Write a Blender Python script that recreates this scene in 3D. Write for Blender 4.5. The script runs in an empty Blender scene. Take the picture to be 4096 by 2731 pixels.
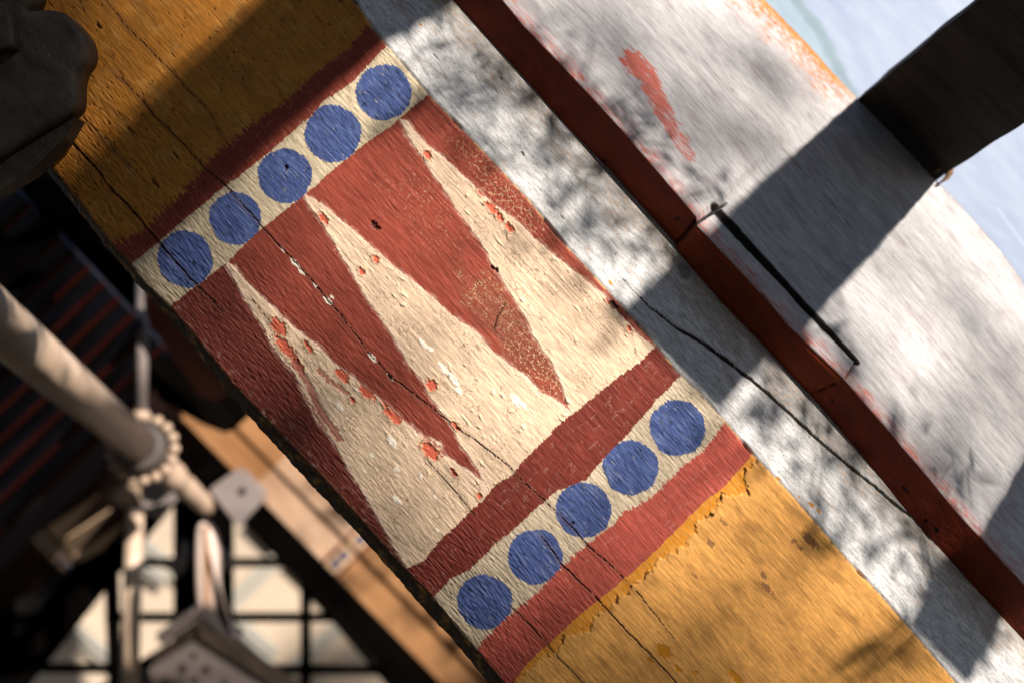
import bpy, bmesh, math, random
import numpy as np
from mathutils import Vector

# ------------------------------------------------------------------ camera, sky, sun, exposure
sc = bpy.context.scene
CAMH = 1.7                                   # camera height above the ground
LENS, SENS, D0 = 50.0, 36.0, 1.30
K = SENS / LENS                              # frame width per metre of distance
MPX = K * D0 / 4096.0                        # metres per photograph pixel on the painted face
A = np.array([.67, 0, -.742]); A /= np.linalg.norm(A)        # along the rafter, down to the right
U = np.array([-A[2], 0, A[0]])                                # across it, up to the right
Vv = np.array([0, -1.0, 0])                                   # towards the camera
def dr(deg):
    t = math.radians(deg); return Vv * math.cos(t) + U * math.sin(t)
SUN = dr(48) + .012 * A; SUN /= np.linalg.norm(SUN)

cam = bpy.data.cameras.new('camera'); cam.lens = LENS; cam.sensor_width = SENS
cam.clip_start = .02; cam.clip_end = 400
cam.dof.use_dof = True; cam.dof.focus_distance = 1.32; cam.dof.aperture_fstop = 3.2
co = bpy.data.objects.new('camera', cam); sc.collection.objects.link(co)
co.location = (0, 0, CAMH); co.rotation_euler = (math.pi / 2, 0, 0)
sc.camera = co

w = bpy.data.worlds.new('World'); sc.world = w; w.use_nodes = True
nt = w.node_tree; bg = nt.nodes['Background']
sky = nt.nodes.new('ShaderNodeTexSky'); sky.sky_type = 'NISHITA'; sky.sun_disc = False
sky.sun_elevation = math.asin(SUN[2]); sky.sun_rotation = math.atan2(SUN[0], SUN[1])
nt.links.new(sky.outputs[0], bg.inputs[0]); bg.inputs[1].default_value = .05
sl = bpy.data.lights.new('sun', 'SUN'); sl.energy = 5.0; sl.angle = math.radians(.75); sl.color = (1, .90, .77)
so = bpy.data.objects.new('sun', sl); sc.collection.objects.link(so)
so.rotation_euler = Vector(SUN).to_track_quat('Z', 'Y').to_euler(); so.location = (3, -3, 5)
sc.view_settings.view_transform = 'Standard'; sc.view_settings.look = 'None'
sc.view_settings.exposure = 0.95; sc.view_settings.gamma = 1.0; sc.view_settings.use_curve_mapping = False

rng = np.random.default_rng(7); random.seed(7)

# ------------------------------------------------------------------ noise
def _hash(ix, iy, s):
    h = (ix.astype(np.int64) * 374761393 + iy.astype(np.int64) * 668265263 + s * 974634777) & 0xffffffff
    h = ((h ^ (h >> 13)) * 1274126177) & 0xffffffff
    h = ((h ^ (h >> 16)) * 2246822519) & 0xffffffff
    return (h ^ (h >> 15)) & 0xffffffff
def rnd(ix, iy, s): return _hash(ix, iy, s) / 4294967295.0
def perlin(x, y, s=0):
    x, y = np.broadcast_arrays(np.asarray(x, float), np.asarray(y, float))
    ix, iy = np.floor(x), np.floor(y); fx, fy = x - ix, y - iy
    def g(dx, dy):
        an = rnd(ix + dx, iy + dy, s) * 6.2831853
        return np.cos(an) * (fx - dx) + np.sin(an) * (fy - dy)
    sx = fx * fx * fx * (fx * (fx * 6 - 15) + 10); sy = fy * fy * fy * (fy * (fy * 6 - 15) + 10)
    a = g(0, 0) * (1 - sx) + g(1, 0) * sx; b = g(0, 1) * (1 - sx) + g(1, 1) * sx
    return (a * (1 - sy) + b * sy) * 1.5
def fbm(x, y, s=0, o=3):
    r = 0; amp = 1; t = 0
    for i in range(o):
        r = r + amp * perlin(x * 2 ** i, y * 2 ** i, s + i * 31); t += amp; amp *= .55
    return r / t
def worley(x, y, s=0):
    ix, iy = np.floor(x), np.floor(y); f1 = np.full(x.shape, 9.); f2 = np.full(x.shape, 9.); cid = np.zeros(x.shape)
    for dx in (-1, 0, 1):
        for dy in (-1, 0, 1):
            cx, cy = ix + dx, iy + dy
            r1, r2 = rnd(cx, cy, s), rnd(cx, cy, s + 5)
            d = np.hypot(cx + r1 - x, cy + r2 - y)
            n = d < f1; f2 = np.where(n, f1, np.minimum(f2, d)); cid = np.where(n, rnd(cx, cy, s + 9), cid); f1 = np.where(n, d, f1)
    return f1, f2, cid
def sst(a, b, x):
    t = np.clip((x - a) / (b - a), 0, 1); return t * t * (3 - 2 * t)
def mix(c, d, t): return c + (np.asarray(d) - c) * t[..., None]
def lin(r, g, b):
    f = lambda v: ((v / 255 + .055) / 1.055) ** 2.4 if v > 10 else v / 255 / 12.92
    return np.array([f(r), f(g), f(b)])

# ------------------------------------------------------------------ projection helpers
def ray(px): 
    px = np.asarray(px, float)
    return np.stack([(px[..., 0] - 2048) / 4096 * K, np.ones(px.shape[:-1]), -(px[..., 1] - 1365.5) / 4096 * K], -1)
def onplane(px, O, n):
    r = ray(px); return r * ((O @ n) / (r @ n))[..., None]
def atY(x, y, Y): return ray([x, y]) * Y
def ext(pts, e=900):
    p = np.array(pts, float); d0 = p[0] - p[min(3, len(p) - 1)]; d1 = p[-1] - p[-min(4, len(p))]
    return np.vstack([p[0] + d0 / np.linalg.norm(d0) * e, p, p[-1] + d1 / np.linalg.norm(d1) * e])
class Line:
    """a 3-D edge of a timber, looked up by its position along the rafter"""
    def __init__(s, X):
        s.X = X; k = X @ A; o = np.argsort(k); s.k = k[o]; s.P = X[o]
    def __call__(s, a): return np.stack([np.interp(a, s.k, s.P[:, i]) for i in range(3)], -1)
    def ends(s): return s.P[0], s.P[-1]
def pln(line, d):
    e0, e1 = line.ends(); n = np.cross(e1 - e0, d); n /= np.linalg.norm(n)
    if n @ Vv < 0: n = -n
    return (e0 + e1) / 2, n

OP, NP = np.array([0, D0, 0.]), dr(-5)
arris_px = ext([(1421,0),(1491,108),(1555,185),(1657,306),(1746,408),(1810,472),(1938,606),(2116,797),(2269,982),(2438,1167),(2500,1236),(2600,1345),(2715,1487),(2810,1576),(2906,1684),(3015,1814),(3161,1967),(3263,2082),(3397,2241),(3525,2375),(3684,2560),(3831,2731)])
left_px = ext([(-60,330),(110,560),(200,670),(348,853),(453,993),(505,1045),(575,1132),(680,1235),(784,1358),(923,1533),(1115,1735),(1306,1936),(1450,2095),(1581,2241),(1708,2369),(1846,2535),(2008,2726)])
outer_px = ext([(-60,345),(105,575),(190,690),(335,870),(440,1010),(492,1065),(560,1150),(660,1255),(765,1378),(898,1555),(1085,1762),(1270,1965),(1427,2126),(1619,2343),(1700,2440),(1810,2554),(1950,2726)])
g1r_px = ext([(1810,0),(1899,96),(2097,312),(2269,510),(2448,690),(2554,810),(2640,905),(2698,970),(2712,1008),(2886,1210),(2962,1287),(3085,1414),(3155,1490),(3238,1575),(3372,1731),(3512,1897),(3595,2005),(3729,2158),(3876,2324),(4096,2560)])
rg2_px = ext([(2008,0),(2097,108),(2257,274),(2448,478),(2641,700),(2700,770),(2784,868),(2790,908),(2886,1010),(3085,1222),(3150,1302),(3238,1385),(3372,1512),(3544,1712),(3671,1859),(3812,2031),(3939,2171),(4096,2343)])
g2e_px = ext([(3059,0),(3238,185),(3330,290),(3423,389),(3600,570),(3767,746),(3888,874),(4000,1000),(4096,1136)])
ARR = Line(onplane(arris_px, OP, NP)); LEFT = Line(onplane(left_px, OP, NP))
OUT = Line(onplane(outer_px, OP - Vv * .025, NP))
OG1, NG1 = pln(ARR, dr(135)); G1R = Line(onplane(g1r_px, OG1, NG1))
OR, NR = pln(G1R, dr(48)); RG2 = Line(onplane(rg2_px, OR, NR))
OG2, NG2 = pln(RG2, dr(135)); G2E = Line(onplane(g2e_px, OG2, NG2))
def pq(px):
    X = onplane(np.array(px, float), OP, NP); return np.stack([X @ A, X @ U], -1) / MPX
def pq_on(px, O, n):
    X = onplane(np.array(px, float), O, n); return np.stack([X @ A, X @ U], -1) / MPX

# ------------------------------------------------------------------ object helpers
W0 = np.array([0, 0, CAMH])
def link(o, parent=None):
    sc.collection.objects.link(o)
    if parent is not None: o.parent = parent
    return o
def tag(o, label=None, cat=None, group=None, kind=None):
    if label: o['label'] = label
    if cat: o['category'] = cat
    if group: o['group'] = group
    if kind: o['kind'] = kind
    return o
def thing(name, loc, label, cat, group=None):
    e = bpy.data.objects.new(name, None); e.location = Vector(np.asarray(loc) + W0); e.empty_display_size = .05
    return tag(link(e), label, cat, group)
def mesh_np(name, V, F, mat, parent=None, col=None, smooth=True):
    V = np.asarray(V, float) + W0
    if parent is not None: V = V - np.array(parent_loc(parent))
    m = bpy.data.meshes.new(name); F = np.asarray(F)
    m.vertices.add(len(V)); m.vertices.foreach_set('co', V.astype(np.float32).ravel())
    k = F.shape[1]; m.loops.add(F.size); m.loops.foreach_set('vertex_index', F.astype(np.int32).ravel())
    m.polygons.add(len(F)); m.polygons.foreach_set('loop_start', np.arange(0, F.size, k, dtype=np.int32))
    m.polygons.foreach_set('use_smooth', np.full(len(F), smooth))
    m.update(calc_edges=True)
    if col is not None:
        at = m.color_attributes.new('paint', 'FLOAT_COLOR', 'POINT')
        c4 = np.ones((len(V), 4), np.float32); c4[:, :3] = col; at.data.foreach_set('color', c4.ravel())
    m.materials.append(mat); m.validate()
    return link(bpy.data.objects.new(name, m), parent)
def parent_loc(o):
    l = np.array(o.location)
    while o.parent: o = o.parent; l = l + np.array(o.location)
    return l
def py_mesh(name, verts, faces, mat, parent=None, bevel=0, seg=2, smooth=False, sub=0):
    bm = bmesh.new()
    off = W0 - (parent_loc(parent) if parent is not None else 0)
    vs = [bm.verts.new(np.asarray(v) + off) for v in verts]
    for f in faces:
        try: bm.faces.new([vs[i] for i in f])
        except ValueError: pass
    bmesh.ops.recalc_face_normals(bm, faces=bm.faces)
    if bevel: bmesh.ops.bevel(bm, geom=list(bm.edges), offset=bevel, segments=seg, affect='EDGES', profile=.5)
    m = bpy.data.meshes.new(name); bm.to_mesh(m); bm.free()
    if smooth:
        for p in m.polygons: p.use_smooth = len(p.vertices) <= 4
    m.materials.append(mat)
    return link(bpy.data.objects.new(name, m), parent)
HEX = [(0,1,2,3),(7,6,5,4),(0,4,5,1),(1,5,6,2),(2,6,7,3),(3,7,4,0)]
def prism(name, front, back, mat, parent=None, bevel=0, smooth=False):
    n = len(front); v = list(front) + list(back)
    f = [tuple(range(n)), tuple(range(2 * n - 1, n - 1, -1))] + [(i, i + n, (i + 1) % n + n, (i + 1) % n) for i in range(n)]
    return py_mesh(name, v, f, mat, parent, bevel, smooth=smooth)
def slab(name, pxs, Y, th, mat, parent=None, bevel=0):
    """flat board: outline seen at distance Y, th metres thick (away from the camera)"""
    f = [atY(x, y, Y) for x, y in pxs]; b = [p + np.array([0, th, 0]) for p in f]
    return prism(name, f, b, mat, parent, bevel)
def bar(name, p0, p1, wpx, Y, th, mat, parent=None, bevel=0, w1=None):
    p0, p1 = np.array(p0, float), np.array(p1, float); d = p1 - p0; n = np.array([-d[1], d[0]]) / np.linalg.norm(d) * .5
    a, b = n * wpx, n * (w1 or wpx)
    return slab(name, [p0 + a, p1 + b, p1 - b, p0 - a], Y, th, mat, parent, bevel)
def tube(name, pts, rad, mat, parent=None, seg=24, cap=True):
    pts = [np.asarray(p, float) for p in pts]; n = len(pts); V = []; F = []
    d = pts[-1] - pts[0]; d /= np.linalg.norm(d); h = np.array([0, 0, 1.]) if abs(d[2]) < .9 else np.array([1., 0, 0])
    e1 = np.cross(d, h); e1 /= np.linalg.norm(e1); e2 = np.cross(d, e1)
    for p, r in zip(pts, rad):
        for j in range(seg):
            t = 2 * math.pi * j / seg; V.append(p + r * (math.cos(t) * e1 + math.sin(t) * e2))
    for i in range(n - 1):
        for j in range(seg): F.append((i * seg + j, i * seg + (j + 1) % seg, (i + 1) * seg + (j + 1) % seg, (i + 1) * seg + j))
    if cap: F += [tuple(range(seg)), tuple(range(n * seg - 1, (n - 1) * seg - 1, -1))]
    return py_mesh(name, V, F, mat, parent, smooth=True)

# ------------------------------------------------------------------ materials
def nodemat(name):
    m = bpy.data.materials.new(name); m.use_nodes = True
    return m, m.node_tree.nodes, m.node_tree.links, m.node_tree.nodes['Principled BSDF']
def coords(N, L, rot=True, stretch=(1, 1, 1)):
    """world position turned so that x runs along the timber"""
    g = N.new('ShaderNodeNewGeometry'); mp = N.new('ShaderNodeMapping'); mp.vector_type = 'TEXTURE'
    mp.inputs['Rotation'].default_value = (0, math.atan2(-A[2], A[0]) if rot else 0, 0)
    mp.inputs['Scale'].default_value = stretch
    L.new(g.outputs['Position'], mp.inputs['Vector']); return mp.outputs[0]
def paintmat(name, rough=.6, grain=260., bump=.35, spec=.35, var=.25, stretch=(5, 1, 1)):
    m, N, L, b = nodemat(name)
    at = N.new('ShaderNodeAttribute'); at.attribute_name = 'paint'
    c = coords(N, L, True, stretch)
    n1 = N.new('ShaderNodeTexNoise'); n1.inputs['Scale'].default_value = grain; n1.inputs['Detail'].default_value = 5; n1.inputs['Roughness'].default_value = .65
    n2 = N.new('ShaderNodeTexNoise'); n2.inputs['Scale'].default_value = grain * 3.1; n2.inputs['Detail'].default_value = 3
    L.new(c, n1.inputs['Vector']); L.new(coords(N, L, True, (1.6, 1, 1)), n2.inputs['Vector'])
    mr = N.new('ShaderNodeMapRange'); mr.inputs['From Min'].default_value = .3; mr.inputs['From Max'].default_value = .7
    mr.inputs['To Min'].default_value = 1 - var; mr.inputs['To Max'].default_value = 1 + var * .6; L.new(n1.outputs['Fac'], mr.inputs['Value'])
    mx = N.new('ShaderNodeMix'); mx.data_type = 'RGBA'; mx.blend_type = 'MULTIPLY'; mx.inputs['Factor'].default_value = 1
    L.new(at.outputs['Color'], mx.inputs['A']); L.new(mr.outputs[0], mx.inputs['B']); L.new(mx.outputs['Result'], b.inputs['Base Color'])
    ad = N.new('ShaderNodeMath'); ad.operation = 'MULTIPLY_ADD'; ad.inputs[1].default_value = .22
    L.new(n2.outputs['Fac'], ad.inputs[0]); L.new(n1.outputs['Fac'], ad.inputs[2])
    bp = N.new('ShaderNodeBump'); bp.inputs['Strength'].default_value = bump; bp.inputs['Distance'].default_value = .0012
    L.new(ad.outputs[0], bp.inputs['Height']); L.new(bp.outputs[0], b.inputs['Normal'])
    rr = N.new('ShaderNodeMapRange'); rr.inputs['To Min'].default_value = rough - .12; rr.inputs['To Max'].default_value = rough + .15
    L.new(n1.outputs['Fac'], rr.inputs['Value']); L.new(rr.outputs[0], b.inputs['Roughness'])
    b.inputs['Specular IOR Level'].default_value = spec
    return m
def wood(name, c0, c1, scale=30., rough=.6, bump=.4, stretch=(6, 1, 1), rot=True, spec=.3, crackle=0., metal=0.):
    m, N, L, b = nodemat(name); c = coords(N, L, rot, stretch)
    n1 = N.new('ShaderNodeTexNoise'); n1.inputs['Scale'].default_value = scale; n1.inputs['Detail'].default_value = 8; n1.inputs['Roughness'].default_value = .62
    L.new(c, n1.inputs['Vector'])
    cr = N.new('ShaderNodeValToRGB'); cr.color_ramp.elements[0].position = .36; cr.color_ramp.elements[1].position = .66
    cr.color_ramp.elements[0].color = (*c0, 1); cr.color_ramp.elements[1].color = (*c1, 1)
    L.new(n1.outputs['Fac'], cr.inputs[0]); L.new(cr.outputs[0], b.inputs['Base Color'])
    bp = N.new('ShaderNodeBump'); bp.inputs['Strength'].default_value = bump; bp.inputs['Distance'].default_value = .002
    L.new(n1.outputs['Fac'], bp.inputs['Height']); last = bp
    if crackle:
        vo = N.new('ShaderNodeTexVoronoi'); vo.feature = 'DISTANCE_TO_EDGE'; vo.inputs['Scale'].default_value = crackle
        L.new(coords(N, L, rot, (1.4, 1, 1)), vo.inputs['Vector'])
        mr = N.new('ShaderNodeMapRange'); mr.inputs['From Max'].default_value = .12; L.new(vo.outputs['Distance'], mr.inputs['Value'])
        b2 = N.new('ShaderNodeBump'); b2.inputs['Strength'].default_value = .5; b2.inputs['Distance'].default_value = .001
        L.new(mr.outputs[0], b2.inputs['Height']); L.new(bp.outputs[0], b2.inputs['Normal']); last = b2
    L.new(last.outputs[0], b.inputs['Normal'])
    b.inputs['Roughness'].default_value = rough; b.inputs['Specular IOR Level'].default_value = spec; b.inputs['Metallic'].default_value = metal
    return m
M_face = paintmat('old_paint', .62, 560, .38, .3, .28, (12, 1, 1))
M_grey = paintmat('weathered_grey_paint', .62, 330, .5, .3, .45, (4, 1, 1))
M_grey2 = paintmat('weathered_streaky_grey_paint', .62, 230, .45, .3, .3, (7, 1, 1))
M_red = paintmat('dark_red_paint', .7, 160, .3, .2, .3, (3, 1, 1))
M_core = wood('bare_old_wood', (.10, .06, .03), (.2, .12, .06))
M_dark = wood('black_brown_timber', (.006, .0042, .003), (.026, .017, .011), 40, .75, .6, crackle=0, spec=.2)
M_brk = wood('cracked_black_paint', (.016, .012, .010), (.052, .040, .031), 70, .6, .25, (2.5, 1, 1), crackle=330, spec=.3)
M_blackshade = wood('black_shade_wood', (.0012, .001, .001), (.003, .0024, .0022), 20, 1.0, .2, spec=0)  # near-black colour stands in for interior shade on the window and gable wall

# ------------------------------------------------------------------ polyline / polygon fields
def segdist(p, q, pts):
    d = np.full(p.shape, 1e9); k = np.zeros(p.shape); n = len(pts) - 1
    for i in range(n):
        a, b = pts[i], pts[i + 1]; e = b - a; t = np.clip(((p - a[0]) * e[0] + (q - a[1]) * e[1]) / (e @ e), 0, 1)
        r = np.hypot(p - a[0] - t * e[0], q - a[1] - t * e[1]); m = r < d; d = np.where(m, r, d); k = np.where(m, (i + t) / n, k)
    return d, k
def near(p, q, pts, r):
    return np.nonzero((p > pts[:, 0].min() - r) & (p < pts[:, 0].max() + r) & (q > pts[:, 1].min() - r) & (q < pts[:, 1].max() + r))[0]
def polyin(p, q, pts):
    ins = np.zeros(p.shape, bool); n = len(pts)
    for i in range(n):
        x0, y0 = pts[i]; x1, y1 = pts[(i + 1) % n]
        if y0 == y1: continue
        ins ^= ((y0 > q) != (y1 > q)) & (p < (x1 - x0) * (q - y0) / (y1 - y0) + x0)
    return ins
def blob(p, q, c, ra, rb, s, rag=.45, fr=14.):
    """ragged flake of half-sizes ra (along the grain), rb; 1 inside"""
    out = np.zeros(p.shape); i = np.nonzero((abs(p - c[0]) < ra * 2) & (abs(q - c[1]) < rb * 2 + 8))[0]
    if len(i) == 0: return out
    x, y = (p[i] - c[0]), (q[i] - c[1])
    r = np.hypot(x / ra, y / rb) + rag * (perlin(x / fr, y / fr, s) + .6 * perlin(x / fr * 2.3, y / fr * 2.3, s + 3))
    out[i] = sst(1.05, .93, r); return out
def grid_faces(n, m):
    i = np.arange((n - 1) * (m - 1)); r, c = i // (m - 1), i % (m - 1); a = r * m + c
    return np.stack([a, a + 1, a + m + 1, a + m], -1)
def ruled(LA, LB, a0, a1, n, m):
    k = np.linspace(a0, a1, n); t = np.linspace(0, 1, m)
    PA, PB = LA(k), LB(k); X = PA[:, None] * (1 - t)[None, :, None] + PB[:, None] * t[None, :, None]
    return X.reshape(-1, 3), np.repeat(k, m), np.tile(t, n)
def orient(F, V, n):
    f = F[len(F) // 2]; c = np.cross(V[f[1]] - V[f[0]], V[f[2]] - V[f[0]])
    return F if c @ n > 0 else F[:, ::-1]
def wear(k):      # how far the painted arris is worn back, along the rafter (metres)
    x = k / MPX
    return .0016 + .0030 * np.clip(fbm(x / 130, x * 0 + 3.3, 91, 3) + .1, 0, 1) + .0009 * fbm(x / 22, x * 0 + 7.7, 93, 2) + .004 * sst(.35, .6, perlin(x / 170, x * 0 + 1.7, 95))

# ================================================================== THE PAINTED RAFTER
raf = thing('painted_rafter', ARR(0.35), 'peeling painted timber rafter in ochre, brick red and cream with rows of blue dots', 'rafter')
a0, a1 = -900 * MPX - .10, 3050 * MPX                       # along-rafter range (metres from the view axis)
a0, a1 = -2700 * MPX, 2700 * MPX
NA, NU = 1640, 410
X, kk, tt = ruled(LEFT, ARR, a0, a1, NA, NU)
p, q = X @ A / MPX, X @ U / MPX
wl = (ARR(kk) - LEFT(kk)); wid = np.linalg.norm(wl, axis=1) / MPX
dR, dL = (1 - tt) * wid, tt * wid                           # pixels to the right / left edge
edge = np.minimum(dR, dL)
wp = 9 * fbm(p / 45, q / 45, 1, 3) + 4 * perlin(p / 11, q / 11, 2)
wq = 9 * fbm(p / 45, q / 45, 11, 3) + 4 * perlin(p / 11, q / 11, 12)
pp, qq = p + wp, q + wq
brush = 26 * fbm(p / 60, q / 7, 21, 3)                      # dry-brush raggedness along the grain
def bnd(px):
    k = pq(px); o = np.argsort(k[:, 1]); return lambda qv: np.interp(qv, k[o, 1], k[o, 0])
b1 = bnd([(1490,80),(1447,121),(1400,190),(1275,281),(1122,421),(995,505),(893,590),(829,650),(765,733),(640,855),(560,930),(470,960),(400,1010)])
b2 = bnd([(1600,140),(1539,191),(1400,338),(1300,400),(1244,465),(1052,631),(906,740),(791,835),(670,937),(555,1034),(500,1080)])
b3 = bnd([(1780,330),(1708,383),(1632,446),(1581,491),(1440,593),(1300,708),(1237,765),(1052,912),(976,982),(912,1047),(823,1117),(695,1212),(640,1270)])
b4 = bnd([(2700,1330),(2614,1391),(2563,1448),(2467,1512),(2295,1652),(2244,1691),(2084,1852),(2046,1903),(1976,1941),(1938,1992),(1861,2063),(1746,2177),(1695,2241),(1625,2273),(1560,2320)])
b5 = bnd([(2790,1440),(2708,1515),(2614,1614),(2544,1697),(2499,1748),(2416,1828),(2346,1916),(2218,1967),(2142,2031),(2059,2114),(1970,2184),(1931,2228),(1874,2280),(1804,2311),(1772,2350),(1727,2388),(1690,2440)])
b6 = bnd([(2980,1620),(2906,1678),(2810,1806),(2728,1869),(2607,1986),(2493,2050),(2442,2107),(2352,2171),(2257,2254),(2193,2324),(2110,2401),(2053,2445),(1938,2554),(1890,2620)])
b7 = bnd([(3090,1740),(3015,1810),(2957,1878),(2900,1941),(2810,2012),(2728,2095),(2664,2160),(2576,2248),(2493,2318),(2384,2407),(2289,2484),(2206,2567),(2148,2611),(2091,2675),(2053,2731),(2020,2790)])
up_brush = brush * (1.1 + .9 * sst(200, -500, q)) + 16 * fbm(p / 25, q / 16, 25, 2)
v1, v2, v3 = b1(q) + up_brush, b2(q) + .25 * brush, b3(q) + .15 * brush
v4, v5, v6, v7 = b4(q) + .35 * brush, b5(q) + .3 * brush, b6(q) + .75 * brush, b7(q) + .12 * brush
lab = np.zeros(p.shape, int)
for i, v in enumerate((v1, v2, v3, v4, v5, v6, v7)):
    lab[(p + .6 * wp) > v] = i + 1
spikes = [
 ([(909,1047),(906,1066),(937,1117),(982,1200),(1046,1295),(1084,1372),(1122,1429),(1180,1499),(1212,1576),(1263,1678),(1327,1755),(1357,1808),(1415,1910),(1485,2024),(1555,2146),(1581,2197),(1619,2254),(1640,2330),(1990,2020),(1931,1922),(1855,1871),(1778,1814),(1759,1769),(1683,1735),(1612,1678),(1555,1627),(1498,1576),(1434,1525),(1339,1455),(1263,1372),(1173,1308),(1122,1257),(1046,1187),(969,1110),(937,1066)]),
 ([(1218,778),(1224,804),(1263,855),(1313,932),(1357,1008),(1408,1091),(1459,1181),(1498,1238),(1549,1308),(1600,1397),(1638,1461),(1683,1512),(1708,1570),(1772,1653),(1810,1704),(1842,1774),(1887,1838),(1919,1895),(1940,1935),(2000,2010),(2320,1700),(2276,1640),(2225,1602),(2155,1563),(2110,1506),(2033,1455),(1976,1410),(1912,1334),(1810,1264),(1746,1206),(1683,1149),(1561,1053),(1498,996),(1396,908),(1338,861),(1300,823),(1244,790)]),
 ([(1593,472),(1606,497),(1632,548),(1657,587),(1695,638),(1740,708),(1785,772),(1829,842),(1877,902),(1912,957),(1944,1002),(1963,1053),(1995,1091),(2033,1161),(2072,1219),(2110,1283),(2135,1346),(2174,1404),(2206,1442),(2237,1512),(2257,1576),(2278,1636),(2330,1700),(2680,1420),(2601,1378),(2550,1334),(2493,1276),(2448,1225),(2416,1181),(2346,1123),(2282,1072),(2206,1015),(2135,951),(2091,903),(2014,848),(1963,810),(1912,759),(1842,695),(1772,625),(1715,587),(1664,529),(1625,485)])]
axes = [((909,1047),(1790,2150)), ((1218,778),(2130,1790)), ((1593,472),(2470,1510))]
wedge = np.zeros(p.shape, int)
for s, ax in enumerate(axes):
    k = pq(ax); wedge += (q > np.interp(p, k[:, 0], k[:, 1]))
spk = np.full(p.shape, -1)
for s, px in enumerate(spikes):
    k = pq(px); i = near(p, q, k, 30); m = polyin(p[i] + .55 * wp[i], q[i] + .55 * wq[i], k)
    spk[i[m]] = s
field = lab == 3
inspk = field & (spk >= 0)
lab2 = lab.copy(); lab2[field] = 30 + wedge[field]; lab2[inspk] = 20 + spk[inspk]
dots = [((740,1037),115),((941,875),107),((1140,705),110),((1332,535),114),((1534,371),112),((1938,2407),113),((2142,2226),113),((2334,2039),113),((2522,1869),111),((2710,1710),112)]
dotm = np.zeros(p.shape)
for i, (c, r) in enumerate(dots):
    k = pq([c])[0]; wob = 1 + .06 * perlin(np.arctan2(q - k[1], p - k[0]) * 1.3, p * 0 + i, 40 + i)
    rr_ = np.hypot(p + .6 * wp + .38 * brush - k[0], (q + .6 * wq - k[1]) / .985)
    m = (rr_ < r * wob) & ((lab == 2) | (lab == 5) | (rr_ < r - 14 + 9 * perlin(p / 9, q / 9, 60)))
    lab2[m] = 40 + i
# ---- cracks along the grain
cracks = [  # pixels, half width px, depth m
 ([(250,536),(300,587),(383,676),(446,759),(510,823),(574,893),(640,975),(690,1035),(740,1090),(791,1149),(848,1200),(893,1251)], 9.5, .010, 1),
 ([(300,-120),(421,0),(453,45),(548,150),(660,261),(759,370),(835,446),(893,555)], 2.4, .004, 0),
 ([(446,274),(548,383),(625,472),(733,580),(816,670),(893,733),(944,790),(1046,906),(1129,996),(1180,1053),(1263,1142),(1314,1206),(1390,1300),(1491,1429),(1568,1512),(1690,1600),(1836,1716),(1938,1787),(2046,1876),(2128,1960),(2218,2037),(2290,2110),(2359,2190),(2448,2267),(2550,2370),(2640,2480),(2720,2590)], 3.1, .005, 0),
 ([(2160,2140),(2257,2267),(2384,2388),(2493,2509),(2600,2620),(2700,2726),(2800,2830)], 4.0, .006, 0),
 ([(2046,2426),(2129,2509),(2193,2586),(2244,2637),(2314,2713),(2400,2800)], 3.6, .004, 0),
 ([(1000,1190),(1080,1290),(1120,1340)], 2.2, .002, 0),
 ([(1975,1320),(1990,1265),(2020,1220)], 3.4, .003, 0), ([(1700,1830),(1760,1900),(1850,2000),(1900,2060)], 2.8, .002, 0),
 ([(120,250),(240,380),(330,470),(446,590),(540,690)], 1.6, .002, 0)]
crk = np.zeros(p.shape); cdep = np.zeros(p.shape); crim = np.zeros(p.shape)
for px, hw, dep, big in cracks:
    k = pq(px); i = near(p, q, k, 60)
    d, t = segdist(p[i] + 3 * perlin(p[i] / 40, q[i] / 40, 71), q[i] + 6 * fbm(p[i] / 80, q[i] / 80, 72, 3) + 2 * perlin(p[i] / 13, q[i] / 13, 74), k)
    wv = .62 * hw * (.75 + .6 * perlin(p[i] / 50, q[i] * 0, 73)) * sst(0, .06, t) * (1 - (.75 if big else .3) * t) 
    c = sst(1.25, .55, d / np.maximum(wv, .8)) * sst(0, .03, t) * sst(1, .97, t)
    crk[i] = np.maximum(crk[i], c); cdep[i] = np.maximum(cdep[i], c * dep); crim[i] = np.maximum(crim[i], sst(16, 4, d) * (1 - c))
# ---- relief
g_f = fbm(p / 95, q / 6.5, 101, 3); g_m = fbm(p / 110, q / 22, 102, 3); lump = fbm(p / 34, q / 24, 103, 3)
pitn = perlin(p / 36, q / 8.5, 104) + .45 * perlin(p / 14, q / 5, 105)
pits = sst(.62, .95, pitn)
pit_amt = np.ones(p.shape) * .35
pit_amt[lab == 0] = 1.25; pit_amt[lab == 7] = .3
pit_amt *= .6 + .8 * sst(-.3, .4, fbm(p / 260, q / 200, 106, 2))
leftish = sst(.55, .05, tt)
h = .00034 * g_f + .00045 * g_m + .00005 * lump - .0012 * pits * pit_amt
h += np.where(lab2 >= 40, .0001, 0) + np.where(inspk, .00055, 0) + np.where((lab == 2) | (lab == 5), -.0002, 0) + np.where((lab2 >= 30) & (lab2 < 40), .0002, 0)
coarse = fbm(p / 60, q / 6.5, 107, 2) * .0010 * leftish + .0006 * leftish * perlin(p / 34, q / 7, 108) - .0009 * leftish * sst(.45, .8, pitn)
h += coarse * np.where(inspk, .5, np.where(lab == 7, .35, 1)) + np.where((lab == 2) | (lab == 5), .0005, 0) * fbm(p / 40, q / 5.5, 111, 3)
h -= np.where(lab == 7, .5, 0) * (.00034 * g_f + .0002 * g_m)
ridg = sst(.35, .8, perlin(p / 38, q / 17, 109)) * inspk * sst(-.1, .3, fbm(p / 150, q / 130, 110, 2))
h += .0011 * ridg
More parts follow.
